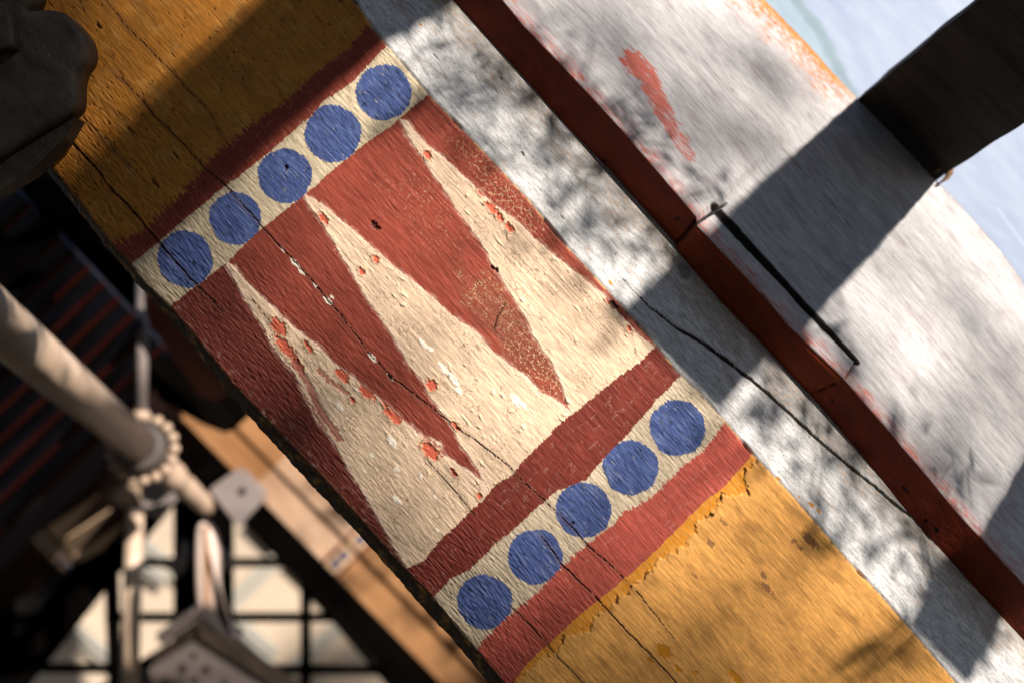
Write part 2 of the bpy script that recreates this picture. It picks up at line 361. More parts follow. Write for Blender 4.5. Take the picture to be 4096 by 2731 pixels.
# ---- colours
C = np.zeros((len(p), 3))
pal = {0: (.46, .180, .023), 1: (.25, .043, .027), 2: (.60, .50, .36), 4: (.165, .025, .017), 5: (.58, .48, .36), 6: (.42, .080, .058), 7: (.74, .365, .10)}
for k_, c in pal.items(): C[lab == k_] = c
C[(lab2 >= 30) & (lab2 < 40)] = (.29, .055, .034)
C[lab2 == 30] = (.145, .026, .017); C[lab2 == 31] = (.235, .044, .028)          # the two left wedges are a darker red
C[inspk] = (.71, .53, .385)
big = fbm(p / 330, q / 260, 120, 3); med = fbm(p / 90, q / 70, 121, 3); fin = fbm(p / 24, q / 12, 122, 3)
C *= (1 + .22 * big + .20 * med + .16 * fin)[:, None]
red = (lab2 >= 30) & (lab2 < 40)
# wedges turn browner around a patch between the second and third spikes
kb = pq([(2090, 1330)])[0]; br = sst(1, .2, np.hypot((p - kb[0]) / 420, (q - kb[1] + .0 * p) / 190) + .25 * med)
C = np.where(red[:, None], mix(C, (.20, .06, .035), br * .75), C)
# crackle: pale hairlines in the red, dark hairlines in the cream
f1, f2, cid = worley(p / 27 + .3 * perlin(p / 20, q / 20, 130), q / 21 + .3 * perlin(p / 20, q / 20, 131), 132)
hair = sst(.075, .02, f2 - f1)
f1b, f2b, _ = worley(p / 13, q / 11, 140); hairb = sst(.14, .04, f2b - f1b)
kc = pq([(1960, 1190)])[0]; spot = .75 * sst(1, .2, np.hypot((p - kc[0]) / 190, (q - kc[1]) / 120) + .9 * fbm(p / 70, q / 60, 141, 3)) * sst(-.35, .15, fbm(p / 30, q / 30, 142, 2))
kd = pq([(2010, 760)])[0]; strip = sst(1, .2, np.hypot((p - kd[0]) / 420, (q - kd[1]) / 110) + .35 * med)
ke = pq([(2180, 1480)])[0]; tipc = sst(1, .4, np.hypot((p - ke[0]) / 330, (q - ke[1]) / 120) + .25 * med)
kf = pq([(1700, 830)])[0]; midc = sst(1, .2, np.hypot((p - kf[0]) / 330, (q - kf[1]) / 190) + .5 * med)
ck = np.clip(hair * (.9 * strip + .95 * tipc + .45 * midc * sst(-.1, .2, fin)) + hairb * spot, 0, 1) * red
C = mix(C, (.72, .55, .33), ck * .8); h -= .00035 * ck
gaps = hair * inspk * sst(.0, .3, fbm(p / 120, q / 90, 133, 2) + .1); C = mix(C, (.16, .08, .04), gaps * .65); h -= .0004 * gaps
bandc = sst(.1, .02, np.abs(perlin(p / 9, q / 60, 150))) * sst(.1, .45, perlin(p / 30, q / 45, 151)) * ((lab == 6) | (lab == 4) | (lab == 1))
C = mix(C, (.75, .5, .4), bandc * .22)
mar = np.full(p.shape, 99.)
for px in spikes:
    k = pq(px); i = near(p, q, k, 20); d, _ = segdist(p[i] + .55 * wp[i], q[i] + .55 * wq[i], k); mar[i] = np.minimum(mar[i], d)
mn = fbm(p / 40, q / 14, 155, 3)
C = np.where(red[:, None], mix(C, (.58, .36, .29), sst(12, 1, mar + 16 * mn) * .6), C)
C = np.where(inspk[:, None], mix(C, (.80, .62, .48), sst(20, 3, mar + 14 * mn) * .6), C)
# worn specks on bands and dots
spk_n = sst(.52, .72, fbm(p / 20, q / 5, 160, 3) + .12 * brush / 26)
C = np.where(((lab == 6))[:, None], mix(C, (.74, .52, .43), spk_n * sst(70, 5, p - v6) * .9), C)
C = np.where(((lab == 1) | (lab == 4))[:, None], mix(C, (.16, .03, .02), spk_n * .6), C)
isdot = lab2 >= 40
C[isdot] = (.056, .092, .265)
C[isdot] *= (1 + .22 * med + .3 * fin)[isdot][:, None]
C = np.where(isdot[:, None], mix(C, (.36, .40, .52), .75 * spk_n * sst(-.3, .3, med)), C)
C = np.where(isdot[:, None], mix(C, (.015, .02, .06), .7 * sst(.35, .75, pitn)), C)
scf = sst(.05, .5, fbm(p / 120, q / 9, 165, 3) + .35 * med) * .55
C = np.where(isdot[:, None], mix(C, (.17, .215, .37), scf), C)
C = np.where(isdot[:, None], mix(C, (.40, .36, .30), sst(.42, .6, fbm(p / 34, q / 9, 166, 3) + .25 * big) * .8), C)
rub = isdot & (lab == 4) ; C = np.where(rub[:, None], mix(C, (.25, .05, .06), sst(-.2, .3, fin) * .9), C)
crb = (lab == 2) | (lab == 5)
C = np.where((crb & ~isdot)[:, None], mix(C, (.25, .18, .11), .75 * sst(.15, .6, fbm(p / 36, q / 6, 170, 3)) + .25 * leftish), C)
# ochre
ye = (lab == 0) | (lab == 7)
C = np.where(ye[:, None], mix(C, (.26, .115, .03), .45 * sst(.0, .5, fbm(p / 160, q / 60, 180, 3))), C)
C = np.where(ye[:, None], mix(C, (.70, .36, .09), .4 * sst(.05, .5, fbm(p / 120, q / 90, 181, 3))), C)
C = np.where(ye[:, None], mix(C, (.09, .045, .02), .8 * pits * np.minimum(pit_amt, 1)), C)
for j, (c, ra, rb) in enumerate([((3240,2160),40,16),((3180,2165),15,10),((2843,2170),26,10),((3068,2350),30,12),((3055,2300),18,8),((2895,2090),20,7),((2780,2300),14,8),((3200,2190),16,7)]):
    C = mix(C, (.18, .07, .045), blob(p, q, pq([c])[0], ra, rb, 500 + j, .6) * .7)
for j, (c, ra, rb) in enumerate([((2655,2605),34,24),((2710,2675),20,10),((2945,2710),44,14),((2600,2640),14,8),((2780,2690),10,12)]):
    m = blob(p, q, pq([c])[0], ra, rb, 520 + j, .4); C = mix(C, (.62, .24, .012), m); h -= .0005 * m
fr = p - v7; fw = 62 * (.5 + 1.1 * fbm(q / 90, q * 0 + .5, 190, 3)) * sst(-950, -500, q - 0) + 14
fr_n = fr + 12 * perlin(p / 12, q / 18, 191)
fm = (lab == 7) * sst(fw + 6, fw - 6, fr_n)
C = mix(C, (.66, .25, .012), fm * (.55 + .45 * sst(-.2, .3, fin)))
lip = (lab == 7) * sst(12, 2, np.abs(fr_n - fw)); h += .0012 * (lab == 7) * sst(-4, 6, fr_n - fw) * sst(240, 30, fr); C = mix(C, (.14, .06, .015), lip * sst(.2, .5, perlin(p / 45, q / 45, 192)) * .8)
h -= .0016 * lip * sst(.25, .5, perlin(p / 45, q / 45, 192))
# flaked patches: bright old red and white ground showing in the cream
flk = [((1116,1308),40,24),((1142,1390),64,20),((1190,1458),40,16),((1224,1372),14,9),((1371,1503),34,17),((1466,1563),46,20),((1574,1659),48,22),((1545,1610),24,12),((1721,1801),46,24),((1817,1890),24,7),((1919,1983),11,11),((1504,1037),15,12),((1447,1085),16,11),((1727,1538),24,19),((1295,874),26,13),((1711,622),18,13),((1970,835),34,14),((1925,770),18,10),((2000,870),20,12),((2040,912),22,13),((2518,1315),14,10),((2440,1210),20,8),((1822,1700),26,9),((1275,930),12,9),((1240,1395),20,10),((1410,1600),16,8)]
for j, (c, ra, rb) in enumerate(flk):
    m = blob(p, q, pq([c])[0], ra, rb, 300 + j) * inspk; C = mix(C, (.62, .13, .075) if j != 9 else (.3, .03, .03), m); h -= .0008 * m
    rim = blob(p, q, pq([c])[0], ra + 7, rb + 7, 300 + j) * inspk * (1 - m); C = mix(C, (.34, .2, .1), rim * .5); h += .0006 * rim
for j, (pl_, wv) in enumerate([([(1180,1455),(1235,1540),(1290,1660),(1358,1755)], 15), ([(1275,1480),(1330,1530),(1390,1575)], 10), ([(1100,1410),(1190,1540),(1300,1720)], 6), ([(1630,1690),(1720,1760),(1800,1830)], 5)]):
    k = pq(pl_); i = near(p, q, k, 60); d, t = segdist(pp[i], qq[i], k); m = np.zeros(p.shape); m[i] = sst(wv + 2, wv - 3, d + 7 * perlin(p[i] / 15, q[i] / 12, 340 + j)) * inspk[i]
    C = mix(C, (.40, .13, .10), m * .85); h -= .0006 * m
for j, (c, ra, rb) in enumerate([((1695,1378),26,9),((1720,1395),14,7),((1778,1480),30,13),((1817,1519),34,12),((1836,1563),18,10),((2065,1602),30,14),((2095,1620),14,8),((1565,1763),30,13),((1587,1878),14,9),((1488,1820),10,7),((1587,1999),24,9),((1361,1627),19,9),((1683,1906),10,7),((1455,1880),14,6),((1760,1460),14,6),((1740,1990),12,6),((1430,1560),10,5),((1750,2120),10,7)]):
    m = blob(p, q, pq([c])[0], ra, rb, 400 + j) * inspk; C = mix(C, (.93, .84, .74), m); h += .0004 * m
for j, (c, r) in enumerate([((1129,996),9),((1180,1053),14),((1205,1085),12),((1263,1142),9),((1314,1206),14),((1491,1429),14),((1560,1505),10),((1330,1190),7)]):
    m = blob(p, q, pq([c])[0], r * 1.7, r * .6, 430 + j); C = mix(C, (.85, .78, .68), m)
# knot holes, dents, insect marks
for j, (c, ra, rb) in enumerate([((1500,905),22,12),((1970,1070),10,8),((1985,1080),8,7),((2450,1220),22,14),((1560,1505),12,9),((1145,670),8,7),((620,735),26,5),((2290,2090),7,6),((395,105),14,6),((270,150),20,6),((290,120),16,5),((700,620),16,4),((520,520),20,5)]):
    m = blob(p, q, pq([c])[0], ra, rb, 450 + j); C = mix(C, (.05, .02, .015), m * .75); h -= .0025 * m
# light feathered margin round the cream spikes, dusty dirt on the edges
C = mix(C, (.055, .035, .022), np.clip(crk * 1.2, 0, 1) * .93); C = mix(C, (.12, .05, .03), crim * .3)
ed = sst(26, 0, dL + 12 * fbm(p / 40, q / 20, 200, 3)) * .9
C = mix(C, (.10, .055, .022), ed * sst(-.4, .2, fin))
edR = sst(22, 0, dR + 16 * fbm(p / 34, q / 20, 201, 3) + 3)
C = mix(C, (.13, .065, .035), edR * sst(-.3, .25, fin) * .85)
C = mix(C, (.62, .36, .12), sst(9, 0, dR) * sst(.1, .4, perlin(p / 45, q / 45, 202)) * .8)
dust = sst(110, 0, dL) * sst(.1, .5, fbm(p / 30, q / 30, 203, 3)) * red; C = mix(C, (.45, .33, .27), dust * .35)
h -= cdep
bis = NP + NG1; bis /= np.linalg.norm(bis)
fd = sst(0, 9, edge)
V = X + NP * (h * fd)[:, None] - bis * (wear(kk) * sst(16, 0, dR) ** 1.5)[:, None] - NP * (.0022 * sst(14, 0, dL) ** 2)[:, None]
C = np.clip(C, .003, .95)
F = orient(grid_faces(NA, NU), V, NP)
fl = lab2[F[:, 0]]
names = {0: ('ochre_paint', None), 7: ('ochre_paint', 'lower ochre paint with bright orange flaking along the red band'), 1: ('red_band', 'red band above the upper row of dots'), 4: ('red_band', 'dark red band below the cream spikes'), 6: ('red_band', 'pinkish red band below the lower row of dots'), 2: ('cream_band', 'upper cream band'), 5: ('cream_band', 'lower cream band')}
for s in range(3): names[20 + s] = ('cream_spike', None)
for s in range(4): names[30 + s] = ('red_wedge', None)
for s in range(10): names[40 + s] = ('blue_dot', None)
made = {}
for k_, (nm, lb) in names.items():
    f = F[fl == k_]; par = raf if k_ < 40 else made[2 if k_ < 45 else 5]
    if len(f) == 0: continue
    u_, inv = np.unique(f, return_inverse=True)
    o = mesh_np(nm, V[u_], inv.reshape(f.shape), M_face, par, C[u_]); made[k_] = o
    if lb: o['label'] = lb

# left chamfer of the rafter
n, m = 1500, 9
X, kk, tt = ruled(OUT, LEFT, a0, a1, n, m); p, q = X @ A / MPX, X @ U / MPX
nC = dr(-60); wdt = 40
hh = .0010 * fbm(p / 30, q / 8, 210, 3) * sst(0, .3, tt) * sst(1, .8, tt) - .0015 * sst(.3, .6, perlin(p / 60, tt * 2, 211)) * sst(0, .3, tt) * sst(1, .7, tt)
C = mix(np.tile([.06, .03, .013], (len(p), 1)), (.42, .2, .03), sst(.05, .5, fbm(p / 70, tt * 1.6, 212, 3)) * .8)
C = mix(C, (.01, .007, .005), sst(.2, .5, fbm(p / 40, tt * 2.5, 213, 2)))
Vc = X + nC * hh[:, None] - NP * (.0022 * sst(.85, 1, tt) ** 2)[:, None] + dr(-90) * (.0016 * fbm(p / 50, p * 0 + 1, 214, 3) * sst(1, .6, tt))[:, None]
mesh_np('worn_edge', Vc, orient(grid_faces(n, m), Vc, NP), M_face, raf, np.clip(C, .003, .9))

# grey front face of the rafter
n, m = 1300, 130
g0, g1 = -1900 * MPX, 2700 * MPX
X, kk, tt = ruled(ARR, G1R, g0, g1, n, m); p, q = X @ A / MPX, X @ U / MPX * 1.41
wid = np.linalg.norm(G1R(kk) - ARR(kk), axis=1) / MPX; dL, dR = tt * wid, (1 - tt) * wid
gr = fbm(p / 26, q / 6, 220, 3); md = fbm(p / 120, q / 70, 221, 3)
C = np.tile([.50, .505, .53], (len(p), 1)) * (1 + .10 * md + .18 * gr)[:, None]
C = mix(C, (.09, .088, .09), .9 * sst(.28, .5, fbm(p / 13, q / 5.5, 222, 3)))
C = mix(C, (.30, .30, .31), .6 * sst(.1, .5, fbm(p / 60, q / 25, 223, 3)))
om = sst(.0, .45, fbm(p / 200, q / 110, 224, 3) + .75 * sst(.35, 1, tt) - .2)
C = mix(C, (.72, .33, .09), om * sst(.16, .42, fbm(p / 15, q / 8, 225, 3)) * .95)
C = mix(C, (.20, .19, .17), om * .45)
C = mix(C, (.20, .17, .13), sst(8, 0, dL) * .6)
k = pq_on([(2490,1110),(2600,1225),(2715,1315),(2817,1372),(2932,1461),(3040,1544),(3155,1646),(3263,1748),(3353,1825),(3423,1884),(3499,1941),(3576,2012),(3646,2063),(3722,2150),(3805,2228),(3850,2270)], OG1, NG1); k[:, 1] *= 1.41
d, t = segdist(p + 3 * perlin(p / 30, q / 30, 226), q + 7 * fbm(p / 50, q / 50, 227, 3), k)
wv = 11 * (.85 + .25 * perlin(p / 60, q * 0, 228)) * sst(0, .3, t + .08) * sst(1, .85, t) + .5
c = sst(1.0, .5, d / wv); C = mix(C, (.015, .012, .01), sst(1.25, 1.0, d / wv))
kn = pq_on([(2735, 1085)], OG1, NG1)[0]; kr = np.hypot((p - kn[0]) / 38, (q - kn[1] * 1.41) / 40); C = mix(C, (.10, .10, .095), sst(1.2, .7, kr + .25 * md + .2 * gr) * .7)
for j, (cc, ra, rb) in enumerate([((3250,2020),14,12),((3278,2045),10,10),((3120,1915),10,9),((2655,1490),8,7),((2445,1130),12,8),((1680,90),8,6),((3200,1990),7,6)]):
    k2 = pq_on([cc], OG1, NG1)[0]; C = mix(C, (.48, .2, .03), blob(p, q, (k2[0], k2[1] * 1.41), ra, rb, 600 + j))
for j, (cc, ra, rb) in enumerate([((2093,610),12,9),((2005,312),9,5),((1740,216),16,4),((2250,865),10,5)]):
    k2 = pq_on([cc], OG1, NG1)[0]; C = mix(C, (.06, .05, .05), blob(p, q, (k2[0], k2[1] * 1.41), ra, rb, 620 + j))
h = .00025 * gr + .0003 * md - .0005 * sst(.36, .62, fbm(p / 13, q / 5.5, 222, 3)) - .0028 * c
fd = sst(0, 7, np.minimum(dL, dR))
Vg = X + NG1 * (h * fd)[:, None] - bis * (wear(kk) * sst(14, 0, dL) ** 1.5)[:, None]
o = mesh_np('front_face', Vg, orient(grid_faces(n, m), Vg, NG1), M_grey, raf, np.clip(C, .01, .9)); o['label'] = 'weathered grey front face with a long split, speckled with orange'
# solid core behind the faces
def core(name, lines, offs, a_, b_, mat, parent):
    ks = np.linspace(a_, b_, 40); nl = len(lines); V_ = []
    for kx in ks:
        for L_, of in zip(lines, offs): V_.append(L_(np.array([kx]))[0] + of)
    F_ = []
    for i in range(len(ks) - 1):
        for j in range(nl): F_.append((i * nl + j, i * nl + (j + 1) % nl, (i + 1) * nl + (j + 1) % nl, (i + 1) * nl + j))
    F_ += [tuple(range(nl)), tuple(range((len(ks) - 1) * nl, len(ks) * nl))]
    return py_mesh(name, V_, F_, mat, parent)
core('timber_core', [OUT, LEFT, ARR, G1R, G1R, OUT], [-NP * .004 + U * .006, -NP * .014 + U * .004, -bis * .016, -NG1 * .014 - dr(135) * .004, -NG1 * .10, -Vv * .12 + U * .04], g0, a1, M_core, raf)

# ================================================================== BARGE BOARD (red underside, grey front)
brg = thing('barge_board', G2E(0.2), 'weathered grey board with a dark red painted underside, splitting along its red edge', 'board')
b0_, b1_ = -1500 * MPX, 2500 * MPX
n, m = 1000, 46
X, kk, tt = ruled(G1R, RG2, b0_, b1_, n, m); p, q = X @ A / MPX, X @ U / MPX
ext_dn = X                                                     # underside
md = fbm(p / 120, q / 40, 230, 3)
C = np.tile([.145, .020, .005], (len(p), 1)) * (1 + .25 * md + .2 * fbm(p / 20, q / 9, 231, 3))[:, None]
jt = pq_on([(2690,985),(2740,945),(2784,885)], OR, NR); d, _ = segdist(p, q + 5 * perlin(p / 12, q / 12, 232), jt); jc = sst(11, 4, d + 5 * perlin(p / 9, q / 9, 233))
jt2 = pq_on([(3240,1585),(3300,1555),(3372,1520)], OR, NR); d2, _ = segdist(p, q + 4 * perlin(p / 14, q / 14, 234), jt2); jc = np.maximum(jc, .8 * sst(8, 3, d2) * sst(-.3, .2, perlin(p / 20, q / 20, 235)))
C = mix(C, (.01, .004, .003), jc)
for j, (cc, ra, rb) in enumerate([((2806,1065),14,10),((2710,873),8,8),((3175,1395),14,9),((3330,1600),8,7),((3620,1955),20,7),((3700,2080),9,8),((3745,2115),16,10),((3060,1320),12,6),((2420,640),7,6)]):
    k2 = pq_on([cc], OR, NR)[0]; bl = blob(p, q, k2, ra, rb, 640 + j, .6); C = mix(C, (.012, .004, .003), bl)
side = sst(-12, 12, p - np.interp(q, jt[:, 1], jt[:, 0])) * sst(12, -12, p - np.interp(q, jt2[::-1, 1] if jt2[0, 1] > jt2[-1, 1] else jt2[:, 1], jt2[::-1, 0] if jt2[0, 1] > jt2[-1, 1] else jt2[:, 0]))
C = mix(C, (.20, .032, .007), side * .6)
h = .0004 * md + .0003 * fbm(p / 22, q / 10, 236, 2) - .004 * jc + .0015 * side * sst(0, .15, tt) * sst(1, .85, tt)
Vr = X + NR * (h * sst(0, .12, tt) * sst(1, .88, tt))[:, None]
o = mesh_np('red_underside', Vr, orient(grid_faces(n, m), Vr, NR), M_red, brg, np.clip(C, .003, .9)); o['label'] = 'dark red painted underside of the board'
n, m = 800, 420
X, kk, tt = ruled(RG2, G2E, b0_, b1_, n, m); p, q = X @ A / MPX, X @ U / MPX * 1.41
wid = np.linalg.norm(G2E(kk) - RG2(kk), axis=1) / MPX; dL, dR = tt * wid, (1 - tt) * wid
P2 = lambda px: pq_on(px, OG2, NG2) * np.array([1, 1.41])
gr = fbm(p / 60, q / 8, 240, 4); md = fbm(p / 200, q / 90, 241, 3)
C = np.tile([.38, .375, .40], (len(p), 1)) * (1 + .16 * md + .25 * gr)[:, None]
C = mix(C, (.12, .10, .10), .8 * sst(.34, .62, fbm(p / 45, q / 8, 242, 3)))
C = mix(C, (.50, .49, .51), .5 * sst(.2, .5, fbm(p / 90, q / 14, 243, 3)))
C = mix(C, (.27, .24, .26), .55 * sst(.1, .45, fbm(p / 260, q / 120, 244, 3)))
rs = sst(120, 10, dL + 80 * fbm(p / 130, q / 40, 245, 3)); C = mix(C, (.42, .10, .07), rs * .9 * (.15 + .85 * sst(-.15, .25, gr + .5 * fbm(p / 70, q / 20, 257, 2))))
kx = P2([(2545,265),(2580,300),(2640,430),(2690,520),(2750,620)]); d, t = segdist(p, q, kx)
sm = sst(8, -8, d - (78 * (1 - .5 * t)) + 60 * fbm(p / 55, q / 18, 246, 3)) * sst(-.45, .05, gr + .5 * (1 - t) - .2); C = mix(C, (.42, .085, .055), sm * .92)
ru = sst(330, 40, dR + 220 * fbm(p / 110, q / 40, 247, 3)) * sst(80, -180, p - P2([(3423, 389)])[0, 0])
C = mix(C, (.40, .125, .010), ru * sst(-.12, .15, fbm(p / 40, q / 12, 248, 3))); C = mix(C, (.12, .08, .05), ru * sst(.15, .4, fbm(p / 30, q / 14, 249, 3)) * .6)
C = mix(C, (.42, .15, .015), sst(70, 25, dR + 30 * fbm(p / 40, q / 20, 258, 2)) * sst(80, -180, p - P2([(3423, 389)])[0, 0]) * .85); C = mix(C, (.22, .12, .06), sst(16, 0, dR + 8 * perlin(p / 25, q / 25, 250)) * .7)
gv = P2([(2868,840),(2990,975),(3100,1095),(3220,1225),(3330,1345),(3418,1444)]); d, t = segdist(p + 2 * perlin(p / 30, q / 20, 251), q + 4 * perlin(p / 40, q / 30, 252), gv)
gw = 31 - 14 * t; gc = sst(1.0, .45, d / gw); gk = sst(1.4, .95, d / gw)
cut = P2([(2786,896),(2868,840),(2908,812)]); dc, _ = segdist(p, q + 4 * perlin(p / 8, q / 8, 253), cut); gc = np.maximum(gc, sst(6, 2, dc)); gk = np.maximum(gk, sst(8, 4, dc))
cut2 = P2([(3372,1514),(3418,1444)]); dc2, _ = segdist(p, q, cut2); gc2 = sst(7, 2, dc2)
C = mix(C, (.012, .008, .006), gk); C = mix(C, (.30, .12, .09), gc2 * .8)
ln = P2([(2855,295),(2960,395),(3060,520),(3180,650),(3300,780),(3420,930)]); d, t = segdist(p, q + 5 * fbm(p / 40, q / 30, 254, 2), ln); lc = sst(4.5, 1, d) * sst(-.3, .1, perlin(p / 60, q / 60, 255)); C = mix(C, (.06, .04, .035), lc)
h = .0005 * gr + .0006 * md - .0007 * sst(.34, .62, fbm(p / 45, q / 8, 242, 3)) - .007 * gc - .003 * gc2 - .003 * lc
ins = (dL < 130) & polyin(p, q, np.vstack([P2([(2786,896)]), gv, P2([(3372,1514),(3200,1440),(2900,1060),(2740,900)])]))
fd = sst(0, 8, np.minimum(dL, dR))
rag = .0020 * fbm(kk / MPX / 30, kk * 0 + 2.2, 256, 3)
Vb = X + NG2 * (h * fd)[:, None] + dr(135) * (rag * sst(20, 0, dR))[:, None] - (NG2 + NR) * (.0014 * sst(10, 0, dL))[:, None]
F = orient(grid_faces(n, m), Vb, NG2); fi = ins[F[:, 0]]
for nm, f, lb in (('front_face', F[~fi], 'grey weathered front with rubbed red paint and rusty orange edge'), ('repair_strip', F[fi], 'thin grey strip let into the edge beside a dark slot')):
    u_, inv = np.unique(f, return_inverse=True); o = mesh_np(nm, Vb[u_], inv.reshape(f.shape), M_grey2, brg, np.clip(C[u_], .01, .9)); o['label'] = lb
core('board_core', [RG2, G2E, G2E, G1R], [-NG2 * .034 + dr(135) * .006, -NG2 * .034 - dr(135) * .003, -NG2 * .05 - dr(135) * .003, -NG1 * .01 + dr(135) * .012], b0_, b1_, M_core, brg)
# rear edge of the board, facing the blue panel
ks = np.linspace(b0_, b1_, 200); e0 = G2E(ks) - NG2 * .0006; e1 = e0 - NG2 * .05 - dr(135) * .002
mesh_np('back_edge', np.stack([e0, e1], 1).reshape(-1, 3), grid_faces(200, 2), M_core, brg, smooth=False)

# ================================================================== LOOKOUT BEAMS
PHI = 25
def lookout(sh, b0px, b1px, L, th, label, wob=0):
    B0, B1 = onplane(np.array([b0px, b1px], float), OG2, NG2); B0 = B0 + A * sh; B1 = B1 + A * sh
    d = dr(PHI); e = dr(PHI + 90)
    t_ = thing('lookout_beam', (B0 + B1) / 2, label, 'beam', 'beams standing out from the barge board')
    ns, nw = 90, 14; V_ = []; F_ = []
    ring = [(0, 0), (.25, 0), (.5, 0), (.75, 0), (1, 0), (1, .33), (1, .66), (1, 1), (.75, 1), (.5, 1), (.25, 1), (0, 1), (0, .66), (0, .33)]
    for i in range(ns):
        x = -.012 + (L + .012) * i / (ns - 1)
        for (c, g) in ring:
            nz = lambda s: float(perlin(np.array(x * 16.), np.array(c * 2 + g * 3 + s), 270 + int(s)))
            bow = .0 * math.exp(-((x - .09) / .06) ** 2) * (1 if c == 1 else 0)
            cc = B0 + (B1 - B0) * c + A * (bow + .0025 * nz(1) * (1 if c in (0, 1) else 0)) + d * x + e * (g * th + .003 * nz(5))
            V_.append(cc)
    for i in range(ns - 1):
        for j in range(14): F_.append((i * 14 + j, i * 14 + (j + 1) % 14, (i + 1) * 14 + (j + 1) % 14, (i + 1) * 14 + j))
    F_ += [tuple(range(14)), tuple(range((ns - 1) * 14, ns * 14))]
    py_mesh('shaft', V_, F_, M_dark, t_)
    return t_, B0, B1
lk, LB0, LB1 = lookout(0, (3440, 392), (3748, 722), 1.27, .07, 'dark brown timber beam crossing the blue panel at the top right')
# splinter at its lower corner
S = lambda x, y, dv=0: onplane(np.array([[x, y]], float), OG2 + Vv * dv, Vv)[0]
zc = LB1 + Vv * .012
def spl(pts, r): 
    O_ = zc
    return [onplane(np.array([q_], float), O_, Vv)[0] for q_ in pts], r
pts, r = spl([(3742,690),(3775,664),(3795,640),(3801,655),(3797,700),(3778,722),(3752,738)], [.004, .0045, .004, .0045, .0045, .0045, .003])
tube('splinter', pts, r, M_core, lk, 7)
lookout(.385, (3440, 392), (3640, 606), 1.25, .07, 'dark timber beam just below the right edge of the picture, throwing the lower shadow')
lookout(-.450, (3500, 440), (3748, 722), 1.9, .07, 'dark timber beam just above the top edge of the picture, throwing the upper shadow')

# ================================================================== PALE BLUE PANEL
M_blue, N, L, b = nodemat('pale_blue_paint')
c = coords(N, L, True, (4, 1, 1)); n1 = N.new('ShaderNodeTexNoise'); n1.inputs['Scale'].default_value = 60; n1.inputs['Detail'].default_value = 6; L.new(c, n1.inputs['Vector'])
cr = N.new('ShaderNodeValToRGB'); cr.color_ramp.elements[0].position = .3; cr.color_ramp.elements[0].color = (.19, .25, .40, 1); cr.color_ramp.elements[1].position = .72; cr.color_ramp.elements[1].color = (.26, .32, .46, 1)
L.new(n1.outputs['Fac'], cr.inputs[0])
at = N.new('ShaderNodeAttribute'); at.attribute_name = 'paint'
mx = N.new('ShaderNodeMix'); mx.data_type = 'RGBA'; mx.blend_type = 'MULTIPLY'; mx.inputs['Factor'].default_value = 1
L.new(cr.outputs[0], mx.inputs['A']); L.new(at.outputs['Color'], mx.inputs['B']); L.new(mx.outputs['Result'], b.inputs['Base Color']); b.inputs['Roughness'].default_value = .55
OB = np.array([0, 1.74, 0]); n, m = 220, 220
gx = np.stack(np.meshgrid(np.linspace(2800, 4260, n), np.linspace(-160, 1260, m), indexing='ij'), -1).reshape(-1, 2)
X = onplane(gx, OB, dr(4)); kl = np.array([(2980,-300),(3180,0),(3290,140),(3330,230),(3420,400)], float); d, t = segdist(gx[:, 0], gx[:, 1], kl)
gm = sst(34, 6, d + 16 * fbm(gx[:, 0] / 60, gx[:, 1] / 60, 280, 3)) * .8
left = sst(20, -60, (gx[:, 0] - np.interp(gx[:, 1], kl[:, 1], kl[:, 0])))
C = mix(np.ones((len(gx), 3)), (.95, 1.08, .92), left * .9); C = mix(C, (.5, .68, .55), gm)
sc_ = np.array([(3990,830),(4030,890),(4096,980)], float); d, _ = segdist(gx[:, 0], gx[:, 1], sc_); C = mix(C, (1.5, 1.4, 1.25), sst(5, 1, d))
o = mesh_np('blue_panel', X, orient(grid_faces(n, m), X, dr(4)), M_blue, None, C)
sm_ = o.modifiers.new('thickness', 'SOLIDIFY'); sm_.thickness = .02; sm_.offset = -1
tag(o, 'pale blue painted panel with a faint green streak behind the grey board', 'panel')

# ================================================================== CARVED BRACKET, TOP LEFT
brk = thing('carved_bracket', atY(120, 560, 1.23), 'black scalloped wooden bracket with cracked paint at the top left', 'bracket')
def smooth_poly(pts, it=2):
    p_ = [np.array(x, float) for x in pts]
    for _ in range(it):
        q_ = []
        for i in range(len(p_)):
            a_, b_ = p_[i], p_[(i + 1) % len(p_)]; q_ += [a_ * .75 + b_ * .25, a_ * .25 + b_ * .75]
        p_ = q_
    return p_
def rounded_slab(name, px, Y, th, mat, parent, r=.006, steps=5, lump=.0):
    """outline seen at distance Y with a rounded front edge"""
    P_ = np.array([atY(x, y, Y) for x, y in px]); n_ = len(P_)
    d_ = np.roll(P_, -1, 0) - np.roll(P_, 1, 0); d_ /= np.linalg.norm(d_, axis=1)[:, None]
    nr = np.stack([d_[:, 2], d_[:, 1] * 0, -d_[:, 0]], -1)
    ar = .5 * np.sum(P_[:, 0] * np.roll(P_[:, 2], -1) - np.roll(P_[:, 0], -1) * P_[:, 2])
    if ar < 0: nr = -nr                                # outward
    V_ = []; F_ = []
    for i in range(steps + 1):
        t = math.pi / 2 * i / steps
        V_ += list(P_ - nr * r * (1 - math.sin(t)) + np.array([0, r * (1 - math.cos(t)), 0]))
    V_ += list(P_ + np.array([0, th, 0])); rings = steps + 2
    for i in range(rings - 1):
        for j in range(n_): F_.append((i * n_ + j, i * n_ + (j + 1) % n_, (i + 1) * n_ + (j + 1) % n_, (i + 1) * n_ + j))
    F_ += [tuple(range(n_)), tuple(range((rings - 1) * n_, rings * n_))]
    return py_mesh(name, V_, F_, mat, parent, smooth=True)
